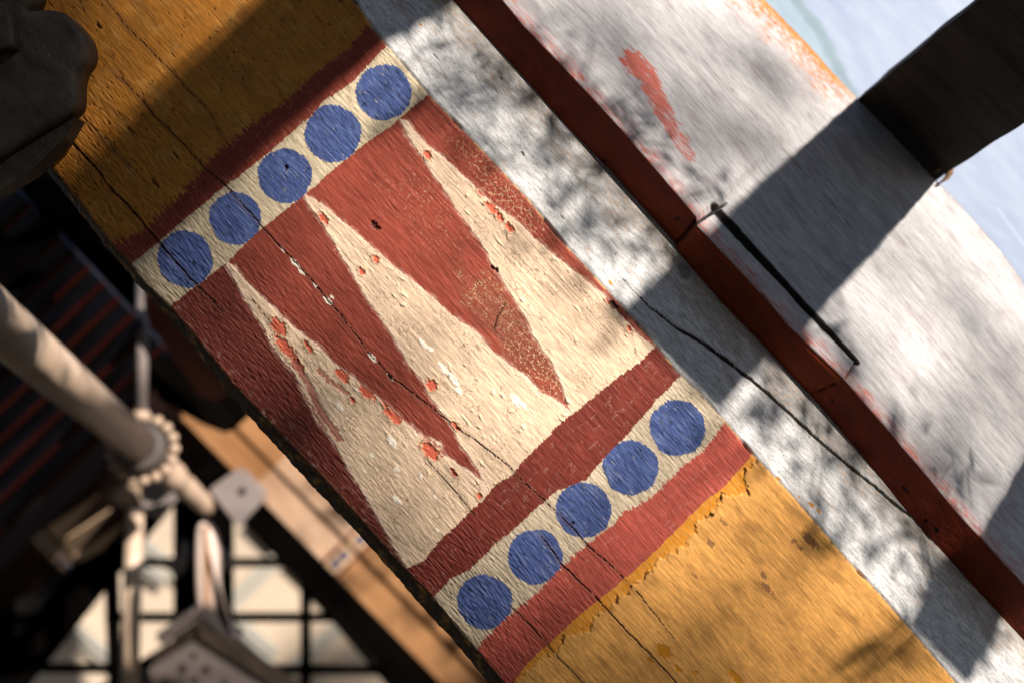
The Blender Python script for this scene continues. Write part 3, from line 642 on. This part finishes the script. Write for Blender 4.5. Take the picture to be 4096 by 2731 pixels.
lobe = [(-500,-150),(112,-150),(165,-60),(155,10),(118,46),(150,42),(190,38),(245,42),(290,60),(322,95),(350,128),(368,165),(374,210),(366,248),(345,272),(331,304),(326,357),(327,400),(318,440),(268,473),(178,527),(90,580),(-60,690),(-500,1000)]
o = rounded_slab('scalloped_plate', [x_ - np.array([22., 4.]) for x_ in smooth_poly(lobe, 2)], 1.258, .032, M_brk, brk, .007)
o2 = rounded_slab('square_boss', smooth_poly([(-300,42),(-20,40),(34,42),(44,90),(52,150),(54,185),(30,196),(-300,230)], 1), 1.240, .03, M_brk, brk, .004)
slab('lower_edge', [(-500,1010),(-60,700),(90,592),(178,540),(268,486),(300,470),(250,560),(120,690),(-60,800),(-500,1120)], 1.275, .03, M_brk, brk)

# ================================================================== BACKGROUND: inside of the far gable
M_bluebd = wood('dark_blue_boards', (.010, .012, .022), (.022, .026, .045), 12, .7, .2, rot=False, spec=.15)
M_redln = wood('dull_red_batten', (.04, .005, .003), (.06, .007, .004), 12, .7, .2, rot=False, spec=.15)
M_cream = wood('old_cream_paint', (.45, .30, .18), (.72, .52, .36), 9, .6, .3, (3, 1, 1))
M_pink = wood('faded_pink_cream_paint', (.28, .165, .10), (.52, .36, .26), 7, .6, .3, (3, 1, 1))
M_tan = wood('faded_ochre_paint', (.20, .09, .035), (.37, .19, .085), 7, .6, .3, (3, 1, 1))
M_mar2 = wood('dark_brown_red_paint', (.02, .006, .004), (.04, .012, .008), 9, .7, .3)
M_mar = wood('maroon_paint', (.09, .018, .012), (.15, .034, .022), 9, .7, .3)
M_dcr = wood('dingy_cream_paint', (.55, .38, .25), (.68, .48, .33), 9, .7, .2)
M_dbl = wood('dull_blue_paint', (.03, .045, .12), (.05, .07, .17), 20, .7, .1)
M_pole = wood('pinkish_cream_metal_paint', (.38, .27, .20), (.52, .395, .31), 6, .42, .02, rot=False, spec=.5)
M_lil = wood('greyish_lilac_metal_paint', (.15, .125, .125), (.25, .21, .205), 9, .45, .03, rot=False, spec=.5)
M_arm = wood('brownish_metal_paint', (.20, .14, .10), (.30, .22, .16), 9, .5, .03, rot=False, spec=.4)
M_post = wood('faded_lilac_pink_paint', (.46, .35, .31), (.62, .50, .45), 8, .5, .03, rot=False, spec=.4)
M_hood = wood('dingy_lilac_grey_paint', (.045, .036, .036), (.095, .078, .075), 9, .55, .03, rot=False, spec=.3)
M_gun = wood('dark_grey_metal_paint', (.05, .042, .04), (.085, .07, .065), 9, .5, .03, rot=False, spec=.4)
M_wall = wood('sunlit_cream_plaster', (.46, .375, .30), (.54, .44, .35), 2.0, .8, .1, rot=False)
M_strip = wood('pale_grey_blue_strip', (.36, .335, .30), (.42, .385, .33), 6, .8, .1, rot=False)
M_line = wood('blue_grey_line', (.22, .235, .235), (.27, .28, .27), 6, .8, .1, rot=False)
M_glass, N, L, b = nodemat('window_glass')
tr = N.new('ShaderNodeBsdfTransparent'); gl = N.new('ShaderNodeBsdfGlossy'); gl.inputs['Roughness'].default_value = .03; ms = N.new('ShaderNodeMixShader'); ms.inputs[0].default_value = .05
L.new(tr.outputs[0], ms.inputs[1]); L.new(gl.outputs[0], ms.inputs[2]); L.new(ms.outputs[0], N['Material Output'].inputs['Surface'])

YW = 4.0
win = thing('gable_window', atY(760, 2700, YW), 'gable window grid coloured black for interior shade, cream light behind, blurred at the lower left', 'window')
def mun(p0, p1, wpx, nm='muntin', dy=0, th=.04): return bar(nm, p0, p1, wpx, YW + dy, th, M_blackshade, win)
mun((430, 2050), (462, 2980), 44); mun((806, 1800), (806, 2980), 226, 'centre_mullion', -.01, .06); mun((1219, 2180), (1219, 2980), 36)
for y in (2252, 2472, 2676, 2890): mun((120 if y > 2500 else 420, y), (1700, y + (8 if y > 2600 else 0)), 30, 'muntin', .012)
bar('rake_frame', (800, 1750), (-260, 3078), 150, YW - .02, .07, M_blackshade, win)
bar('rake_frame', (700, 1700), (1900, 2955), 150, YW - .02, .07, M_blackshade, win)
for (x0, x1) in ((60, 430), (475, 700), (915, 1200), (1240, 1700)):
    for (y0, y1) in ((1990, 2238), (2268, 2458), (2488, 2660), (2695, 2880)):
        slab('pane', [(x0, y0), (x1, y0), (x1, y1), (x0, y1)], YW + .022, .004, M_glass, win)
gw = slab('gable_wall', [(-1500, 300), (820, 300), (820, 1700), (640, 1900), (-220, 2980), (-1500, 2980)], YW + .06, .05, M_blackshade); tag(gw, 'boarded gable wall left of the window grid, coloured black for interior shade', 'wall')  # plain sheet coloured black to fill the dark void
gw2 = slab('gable_wall', [(830, 300), (1650, 300), (2300, 2980), (1750, 2980), (830, 1905)], YW + .061, .05, M_blackshade); tag(gw2, 'boarded gable wall behind the diagonal rafter, right of the window grid, coloured black for interior shade', 'wall')
# what shows through the panes: sunlit pale wall with slanting strips
YB = 6.2
wl_ = slab('sunlit_wall', [(-200, 1900), (2300, 1900), (2300, 3100), (-200, 3100)], YB, .1, M_wall); tag(wl_, 'sunlit cream wall seen through the window panes', 'wall')
for i, (p0, p1, wpx) in enumerate([((560,2170),(1100,2620),70),((250,2480),(700,2860),70),((860,2480),(1240,2110),70),((1100,2740),(1500,2380),64),((1000,2080),(1500,2560),60),((920,2500),(1130,2690),22),((380,2130),(660,2330),50)]):
    o = bar('slanting_strip', p0, p1, wpx, YB - .03 - .004 * i, .02, M_strip, wl_); bar('edge_line', p0, p1, 6, YB - .045 - .004 * i, .012, M_line, o)
# left roof slope: blue boards with red battens, the underside leaning over to the left
def slabP(name, pxs, O, n_, th, mat, parent=None):
    f = list(onplane(np.array(pxs, float), O, n_)); return prism(name, f, [x - n_ * th for x in f], mat, parent)
def barP(name, p0, p1, wpx, O, n_, th, mat, parent=None):
    p0, p1 = np.array(p0, float), np.array(p1, float); d = p1 - p0; k_ = np.array([-d[1], d[0]]) / np.linalg.norm(d) * .5 * wpx
    return slabP(name, [p0 + k_, p1 + k_, p1 - k_, p0 - k_], O, n_, th, mat, parent)
NL = np.array([.45, -.30, -.84]); NL /= np.linalg.norm(NL); OL = atY(100, 1700, 3.1)
rf = thing('roof_slope', OL, 'dark blue boarded roof slope with thin red battens at the left', 'roof')
dl = np.array([1, -.94]); dl /= np.linalg.norm(dl); nl_ = np.array([-dl[1], dl[0]]); base = np.array([60., 2070.])
for i in range(11):
    c0 = base - nl_ * (i * 86); c1 = c0 - nl_ * 86
    mid = (c0 + c1) / 2; barP('roof_board', mid - dl * 500, mid + dl * 900, 84, OL, NL, .02, M_bluebd, rf)
    barP('batten', c0 - dl * 500, c0 + dl * 900, 9, OL + NL * .008, NL, .008, M_redln, rf)
# left far rafter, painted like the near one
OL2 = OL + NL * .03
lr = thing('far_rafter', atY(150, 2500, 3.3), 'dim painted rafter with brown spikes and a row of small dots at the far left', 'rafter')
d2 = np.array([1, -.97]); d2 /= np.linalg.norm(d2); n2 = np.array([-d2[1], d2[0]])
cL = np.array([330., 2135.])
def far(al, ac): return cL + d2 * al + n2 * ac
barP('rafter_face', far(-900, 0), far(620, 0), 250, OL2, NL, .06, M_mar2, lr)
cb_ = slabP('cream_band', [far(-160, -118), far(-110, -118), far(-110, 118), far(-160, 118)], OL2 + NL * .004, NL, .004, M_dcr, lr)
for i in range(6):
    c = far(-135, -100 + i * 40); t_ = [c + 13 * np.array([math.cos(a_), math.sin(a_)]) for a_ in np.linspace(0, 6.283, 13)[:-1]]
    slabP('blue_dot', t_, OL2 + NL * .007, NL, .003, M_dbl, cb_)
for i in range(3):
    ac = -76 + i * 76; slabP('cream_spike', [far(-88, ac - 36), far(-88, ac + 36), far(150, ac + 10)], OL2 + NL * .004, NL, .004, M_dcr, lr)
# right far rafter, two sunlit boards with a seam
YF = 3.4
fr_ = thing('far_rafter', atY(1400, 2500, YF), 'blurred sunlit cream and ochre rafter with a dark seam behind the near painted one', 'rafter')
d3 = np.array([.70, .714]); d3 /= np.linalg.norm(d3); n3 = np.array([-d3[1], d3[0]]); cS = np.array([1195., 1980.])
def fr3(al, ac): return cS + d3 * al + n3 * ac
for nm, c0, c1, dy in (('inner_board', 14, 118, 0), ('outer_board', -260, -14, .012)):
    for (l0, l1, mt, nn) in ((-620, -150, M_tan, 'ochre_paint'), (-150, 262, M_pink, 'cream_paint'), (330, 1500, M_tan, 'ochre_paint')):
        slab(nn, [fr3(l0, c0), fr3(l1, c0), fr3(l1, c1), fr3(l0, c1)], YF + dy, .08, mt, fr_)
    db_ = slab('dot_band', [fr3(262, c0), fr3(330, c0), fr3(330, c1), fr3(262, c1)], YF + dy, .08, M_cream, fr_)
    for l0 in (252, 330): slab('red_line', [fr3(l0, c0), fr3(l0 + 16, c0), fr3(l0 + 16, c1), fr3(l0, c1)], YF + dy - .004, .004, M_mar, fr_)
    for j in range(6):
        ac = c0 + 24 + 46 * j
        if ac > c1 - 10: break
        c = fr3(299, ac); slab('blue_dot', [c + 17 * np.array([math.cos(a_), math.sin(a_)]) for a_ in np.linspace(0, 6.283, 13)[:-1]], YF + dy - .006, .006, M_dbl, db_)
slab('backing', [fr3(-480, 110), fr3(1500, 110), fr3(1500, -250), fr3(-480, -250)], YF + .10, .05, M_blackshade, fr_)
NRt = np.array([-.55, -.62, -.56]); NRt /= np.linalg.norm(NRt)
mr_ = slabP('maroon_board', [(575,1130),(660,1215),(900,1500),(950,1560),(870,1600),(797,1585),(600,1300),(575,1230)], atY(750, 1400, 2.9), NRt, .03, M_mar); tag(mr_, 'dim maroon board behind the left edge of the painted rafter, above the sunlit far rafter', 'board')

te = slab('dark_shade_sheet', [(560,1440),(700,1420),(900,1560),(985,1650),(900,1730),(820,1700),(640,1600)], 3.05, .10, M_blackshade); tag(te, 'black sheet standing for the shade over the top of the sunlit far rafter', 'timber')  # added black sheet in place of the shade on the rafter top
# pole, beaded collar and turned spindle
ph = thing('slanting_pole', atY(560, 1780, 2.9), 'pinkish cream slanting pole ending in a beaded collar and turned spindle', 'pole')
P0, P1 = atY(-190, 1135, 1.68), atY(556, 1781, 2.95); ax = (P1 - P0) / np.linalg.norm(P1 - P0)
tube('shaft', [P0, P0 + (P1 - P0) * .5, P1], [.037, .037, .036], M_pole, ph, 32)
P2_ = P1 + ax * .04
col_ = tube('collar', [P1 - ax * .012, P1, P1 + ax * .015, P1 + ax * .035, P1 + ax * .05], [.042, .052, .055, .055, .045], M_gun, ph, 32)
e1 = np.cross(ax, [0, 0, 1.]); e1 /= np.linalg.norm(e1); e2 = np.cross(ax, e1)
def ball(name, c, r, mat, parent):
    pts = [c + ax * r * math.cos(t) for t in np.linspace(math.pi, 0, 9)]; return tube(name, pts, [max(r * math.sin(t), .0005) for t in np.linspace(math.pi, 0, 9)], mat, parent, 12)
for i in range(17):
    t = 2 * math.pi * i / 17; ball('bead', P1 + ax * .046 + (e1 * math.cos(t) + e2 * math.sin(t)) * .066, .0115, M_pole, col_)
Q0, Q1 = P1 + ax * .05, atY(838, 2032, 3.3)
e1 = e1
prof = [(0, .03), (.06, .036), (.15, .040), (.26, .033), (.30, .028), (.34, .034), (.42, .038), (.5, .032), (.55, .027), (.6, .031), (.72, .029), (.8, .025), (.86, .029), (.94, .026), (1, .02)]
tube('turned_spindle', [Q0 + (Q1 - Q0) * t for t, _ in prof], [r * .85 for _, r in prof], M_pole, ph, 24)
H0, H1 = atY(450, 1982, 3.5), atY(640, 1968, 3.6); prof = [(0, .012), (.08, .024), (.2, .030), (.3, .022), (.4, .029), (.5, .023), (.62, .030), (.75, .026), (1, .026)]
ts = thing('turned_arm', H0, 'short turned horizontal arm under the beaded collar', 'arm'); tube('spindle', [H0 + (H1 - H0) * t for t, _ in prof], [r for _, r in prof], M_arm, ts, 20)
u1 = thing('upright_pole', atY(518, 2731, 3.6), 'pale upright pole rising from the bottom edge to the turned arm', 'pole'); tube('shaft', [atY(515, 2860, 3.6), atY(540, 2010, 3.6)], [.0238, .0226], M_pole, u1); tube('foot_ring', [atY(539, 2045, 3.6), atY(540, 2018, 3.6)], [.028, .028], M_lil, u1)
u2 = thing('thin_rod', atY(566, 1670, 2.95), 'thin grey rod standing above the beaded collar', 'rod'); tube('shaft', [atY(566, 1690, 2.96), atY(572, 1060, 2.96)], [.0125, .0125], M_lil, u2); tube('end_collar', [atY(566, 1680, 2.96), atY(566, 1640, 2.96)], [.016, .016], M_pole, u2)
# plates and the ornate centre post
for px, lb, y_ in (([(560,1925),(600,1900),(650,1925),(709,1993),(633,2082),(566,2037)], 'greyish lilac square plate partly behind the turned spindle', 3.3), ([(838,1962),(846,1946),(946,1876),(974,1876),(1062,1966),(1062,1990),(966,2098),(944,2098)], 'greyish lilac rounded square plate with a bolt, right of the spindle tip', 3.25)):
    t_ = thing('metal_plate', atY(*px[0], y_), lb, 'plate'); pt_ = rounded_slab('plate', px, y_, .02, M_lil, t_, .002, 3)
    if y_ == 3.25: tube('bolt', [atY(970, 1962, y_ - .004), atY(970, 1962, y_ + .01)], [.008, .008], M_blackshade, pt_, 12)
po = thing('ornate_post', atY(810, 2600, 3.7), 'pale ornate post with scrolled sides and a small gabled hood, lower left centre', 'post')
ms_ = rounded_slab('moulded_shaft', smooth_poly([(782,2100),(812,2085),(838,2110),(858,2150),(872,2230),(868,2330),(880,2420),(905,2490),(955,2560),(900,2560),(840,2500),(786,2450),(778,2330),(776,2200)], 2), 3.30, .05, M_post, po, .012, 4)
bar('groove', (822, 2100), (830, 2440), 12, 3.294, .012, M_tan, ms_)
rounded_slab('scroll', smooth_poly([(730,2150),(742,2190),(738,2260),(718,2310),(690,2285),(662,2262),(680,2240),(705,2235),(716,2190)], 2), 3.78, .03, M_lil, po, .008, 3)
rounded_slab('scroll', smooth_poly([(892,2190),(905,2225),(925,2240),(918,2275),(890,2285),(880,2310),(870,2260),(878,2215)], 2), 3.78, .03, M_lil, po, .008, 3)
for sgn, q0, q1 in ((1, (785, 2455), (632, 2560)), (-1, (785, 2455), (948, 2560))):
    hm_ = bar('hood_moulding', q0, q1, 54, 3.70, .07, M_hood, po, .006); bar('hood_groove', (q0[0], q0[1] + 4), (q1[0], q1[1] + 4), 12, 3.694, .02, M_dark, hm_)
gp_ = slab('gable_panel', [(785,2540),(460,2740),(300,2860),(1300,2860),(1120,2740)], 3.66, .05, M_hood, po)
bar('gable_edge', (795, 2520), (380, 2780), 40, 3.64, .06, M_dark, po); bar('gable_edge', (778, 2515), (1180, 2770), 44, 3.64, .06, M_dark, po)
for x, y, r_ in ((730, 2672, 17), (825, 2676, 16), (660, 2725, 15), (780, 2720, 14), (900, 2735, 15), (775, 2620, 12)):
    slab('boss_hole', [(x + r_ * math.cos(a_), y + r_ * math.sin(a_)) for a_ in np.linspace(0, 6.283, 13)[:-1]], 3.654, .01, M_dark, gp_)
# dark beams at the far left
db = bar('dark_tie_beam', (-260, 1110), (420, 800), 26, 2.2, .06, M_blackshade); tag(db, 'thin dark tie timber below the bracket at the left', 'beam')
db2 = slab('dark_block', [(-200,820),(60,1000),(110,1085),(20,1150),(-200,1170)], 2.1, .08, M_blackshade); tag(db2, 'dark timber block end at the left edge', 'timber')
db3 = slab('dark_post', [(-500,680),(220,720),(420,1000),(330,950),(60,840),(-500,900)], 2.4, .1, M_blackshade); tag(db3, 'black timber behind the rafter edge, left', 'timber')

# ================================================================== GROUND, dappling branches and an added tree blocking sky light
M_gr = wood('dark_paving', (.07, .06, .05), (.12, .105, .085), 3, .9, .3, rot=False)
g = py_mesh('ground', [(-60, -60, -CAMH), (60, -60, -CAMH), (60, 60, -CAMH), (-60, 60, -CAMH)], [(0, 1, 2, 3)], M_gr); tag(g, kind='structure')
M_leaf = wood('leaf_green', (.04, .07, .02), (.08, .12, .03), 20, .6, .1, rot=False)
M_bark = wood('bark', (.06, .045, .03), (.12, .09, .06), 20, .8, .5, rot=False)
s1 = np.cross(SUN, [0, 0, 1.]); s1 /= np.linalg.norm(s1); s2 = np.cross(s1, SUN)
def foliage(name, label, T, tau, e1_, e2_, r1, r2, nsub, nl, ll, lw, seed, aniso=.0, boff=0):
    """sprays of narrow leaves spread through a slab of branches tau metres towards the sun from T"""
    rg = np.random.default_rng(seed); c0 = np.asarray(T) + SUN * tau
    t_ = thing(name, c0, label, 'branch', 'branches shading the rafter')
    V_ = []; F_ = []; tw = []
    for i in range(nsub):
        c = c0 + e1_ * rg.uniform(-r1, r1) + e2_ * rg.uniform(-r2, r2) + SUN * rg.uniform(-.25, .25)
        d = rg.normal(size=3) * .4 + e2_ * rg.choice([-1, 1]) + e1_ * aniso; d /= np.linalg.norm(d); tw.append((c - d * ll * 2, c + d * ll * 2))
        for j in range(nl):
            o_ = c + d * rg.uniform(-2, 2) * ll + rg.normal(size=3) * ll * .25
            l_ = d * .8 + rg.normal(size=3) * .6; l_ /= np.linalg.norm(l_); n_ = np.cross(l_, rg.normal(size=3)); n_ /= np.linalg.norm(n_)
            L_ = ll * rg.uniform(.7, 1.3); w_ = lw * rg.uniform(.7, 1.2); k_ = len(V_)
            V_ += [o_, o_ + l_ * L_ * .35 + n_ * w_ * .5, o_ + l_ * L_, o_ + l_ * L_ * .35 - n_ * w_ * .5]; F_.append((k_, k_ + 1, k_ + 2, k_ + 3))
    mesh_np('leaves', np.array(V_), np.array(F_), M_leaf, t_, smooth=False)['kind'] = 'stuff'
    VV = []; FF = []
    for a_, b_ in tw:
        k_ = len(VV); h_ = s1 * .0018; g_ = s2 * .0018; VV += [a_ + h_, a_ - h_ * .5 + g_, a_ - h_ * .5 - g_, b_ + h_ * .5, b_ - h_ * .3 + g_ * .4, b_ - h_ * .3 - g_ * .4]
        FF += [(k_, k_ + 1, k_ + 4, k_ + 3), (k_ + 1, k_ + 2, k_ + 5, k_ + 4), (k_ + 2, k_, k_ + 3, k_ + 5)]
    mesh_np('twigs', np.array(VV), np.array(FF), M_bark, t_, smooth=False)['kind'] = 'stuff'
    c0 = c0 + cross * boff
    tube('branch', [c0 - A * (r1 + .1), c0 + s2 * .02, c0 + A * (r1 + .1)], [.012, .010, .005], M_bark, t_, 10)
    return t_
cross = np.cross(SUN, A); cross /= np.linalg.norm(cross); 
if cross @ U < 0: cross = -cross
# over the grey faces: fine dapple
GM = (ARR(.10) + G1R(.10)) / 2
foliage('leafy_branch', 'leafy twig outside the picture, dappling the grey front of the rafter', GM + cross * .02, 1.4, A, cross, .62, .05, 92, 7, .034, .0115, 3, boff=-.5)
foliage('leafy_branch', 'leafy branch outside the picture, dappling the grey barge board', (RG2(.10) + G2E(.10)) / 2 - cross * .11, 7.0, A, cross, .5, .05, 17, 8, .12, .04, 13, boff=-.7)
# added bough shades the painted face's left; sprigs over pole and far rafter
foliage('leafy_branch', 'added leafy bough outside the picture, placed to shade the left edge of the painted rafter', LEFT(-.08) - cross * .085, 10.0, A, cross, .62, .06, 84, 10, .09, .04, 5, boff=-.3)
foliage('leafy_branch', 'leafy sprig outside the picture, dappling the slanting pole', atY(300, 1560, 2.4) - A * .02, 2.6, A, cross, .10, .32, 20, 7, .06, .026, 19, boff=.1)
foliage('leafy_branch', 'leafy branch outside the picture, dappling the far sunlit rafter', atY(1150, 1950, 3.4) + A * .12 + cross * .10, 3.0, A, cross, .45, .06, 34, 7, .055, .026, 23, boff=.25)
# added unseen tree: crown blocks sky light, gap cut for the sun
tr_ = thing('sky_blocker_tree', np.array([3.0, -9.0, -CAMH]), 'added leafy tree outside the picture behind the viewer, blocking sky light around the sun gap', 'tree')
rg = np.random.default_rng(21); NLF = 17000
d_ = rg.normal(size=(NLF, 3)); d_ /= np.linalg.norm(d_, axis=1)[:, None]; c_ = np.array([2.0, -7.6, 4.4]) + d_ * np.array([10.5, 3.4, 6.6]) * (rg.uniform(.35, 1, (NLF, 1)) ** .5)
off = np.array([.48, .88, .57]); rel = c_ - np.array([.1, 1.35, 0]); rel = rel - (rel @ SUN)[:, None] * SUN; tq = np.clip(rel @ off / (off @ off), -.6, 2.8)
dist = np.linalg.norm(rel - tq[:, None] * (off - (off @ SUN) * SUN), axis=1); c_ = c_[(dist > .62) & (c_[:, 2] > -CAMH + .8)]
la = rg.normal(size=c_.shape); la /= np.linalg.norm(la, axis=1)[:, None]; lb = np.cross(la, rg.normal(size=c_.shape)); lb /= np.linalg.norm(lb, axis=1)[:, None]
sz = rg.uniform(.7, 1.3, (len(c_), 1)); Vt = np.stack([c_ - la * .2 * sz, c_ + lb * .1 * sz, c_ + la * .2 * sz, c_ - lb * .1 * sz], 1).reshape(-1, 3)
mesh_np('sky_blocker_crown', Vt, np.arange(len(Vt)).reshape(-1, 4), M_leaf, tr_, smooth=False)['kind'] = 'stuff'
tube('sky_blocker_trunk', [np.array([3.0, -9.0, -CAMH]), np.array([3.0, -9.05, .5]), np.array([2.8, -9.0, 2.2]), np.array([2.7, -9.0, 5.0])], [.26, .20, .17, .06], M_bark, tr_, 14)
for e_ in ((-2.5, -8.5, 4.5), (7.0, -8.2, 4.2), (.5, -7.5, 6.5), (5.2, -9.8, 6.3)):
    tube('sky_blocker_limb', [np.array([2.85, -9.0, 1.6]), (np.array([2.85, -9.0, 1.6]) + np.array(e_)) / 2 + np.array([0, 0, .4]), np.array(e_)], [.11, .07, .02], M_bark, tr_, 10)
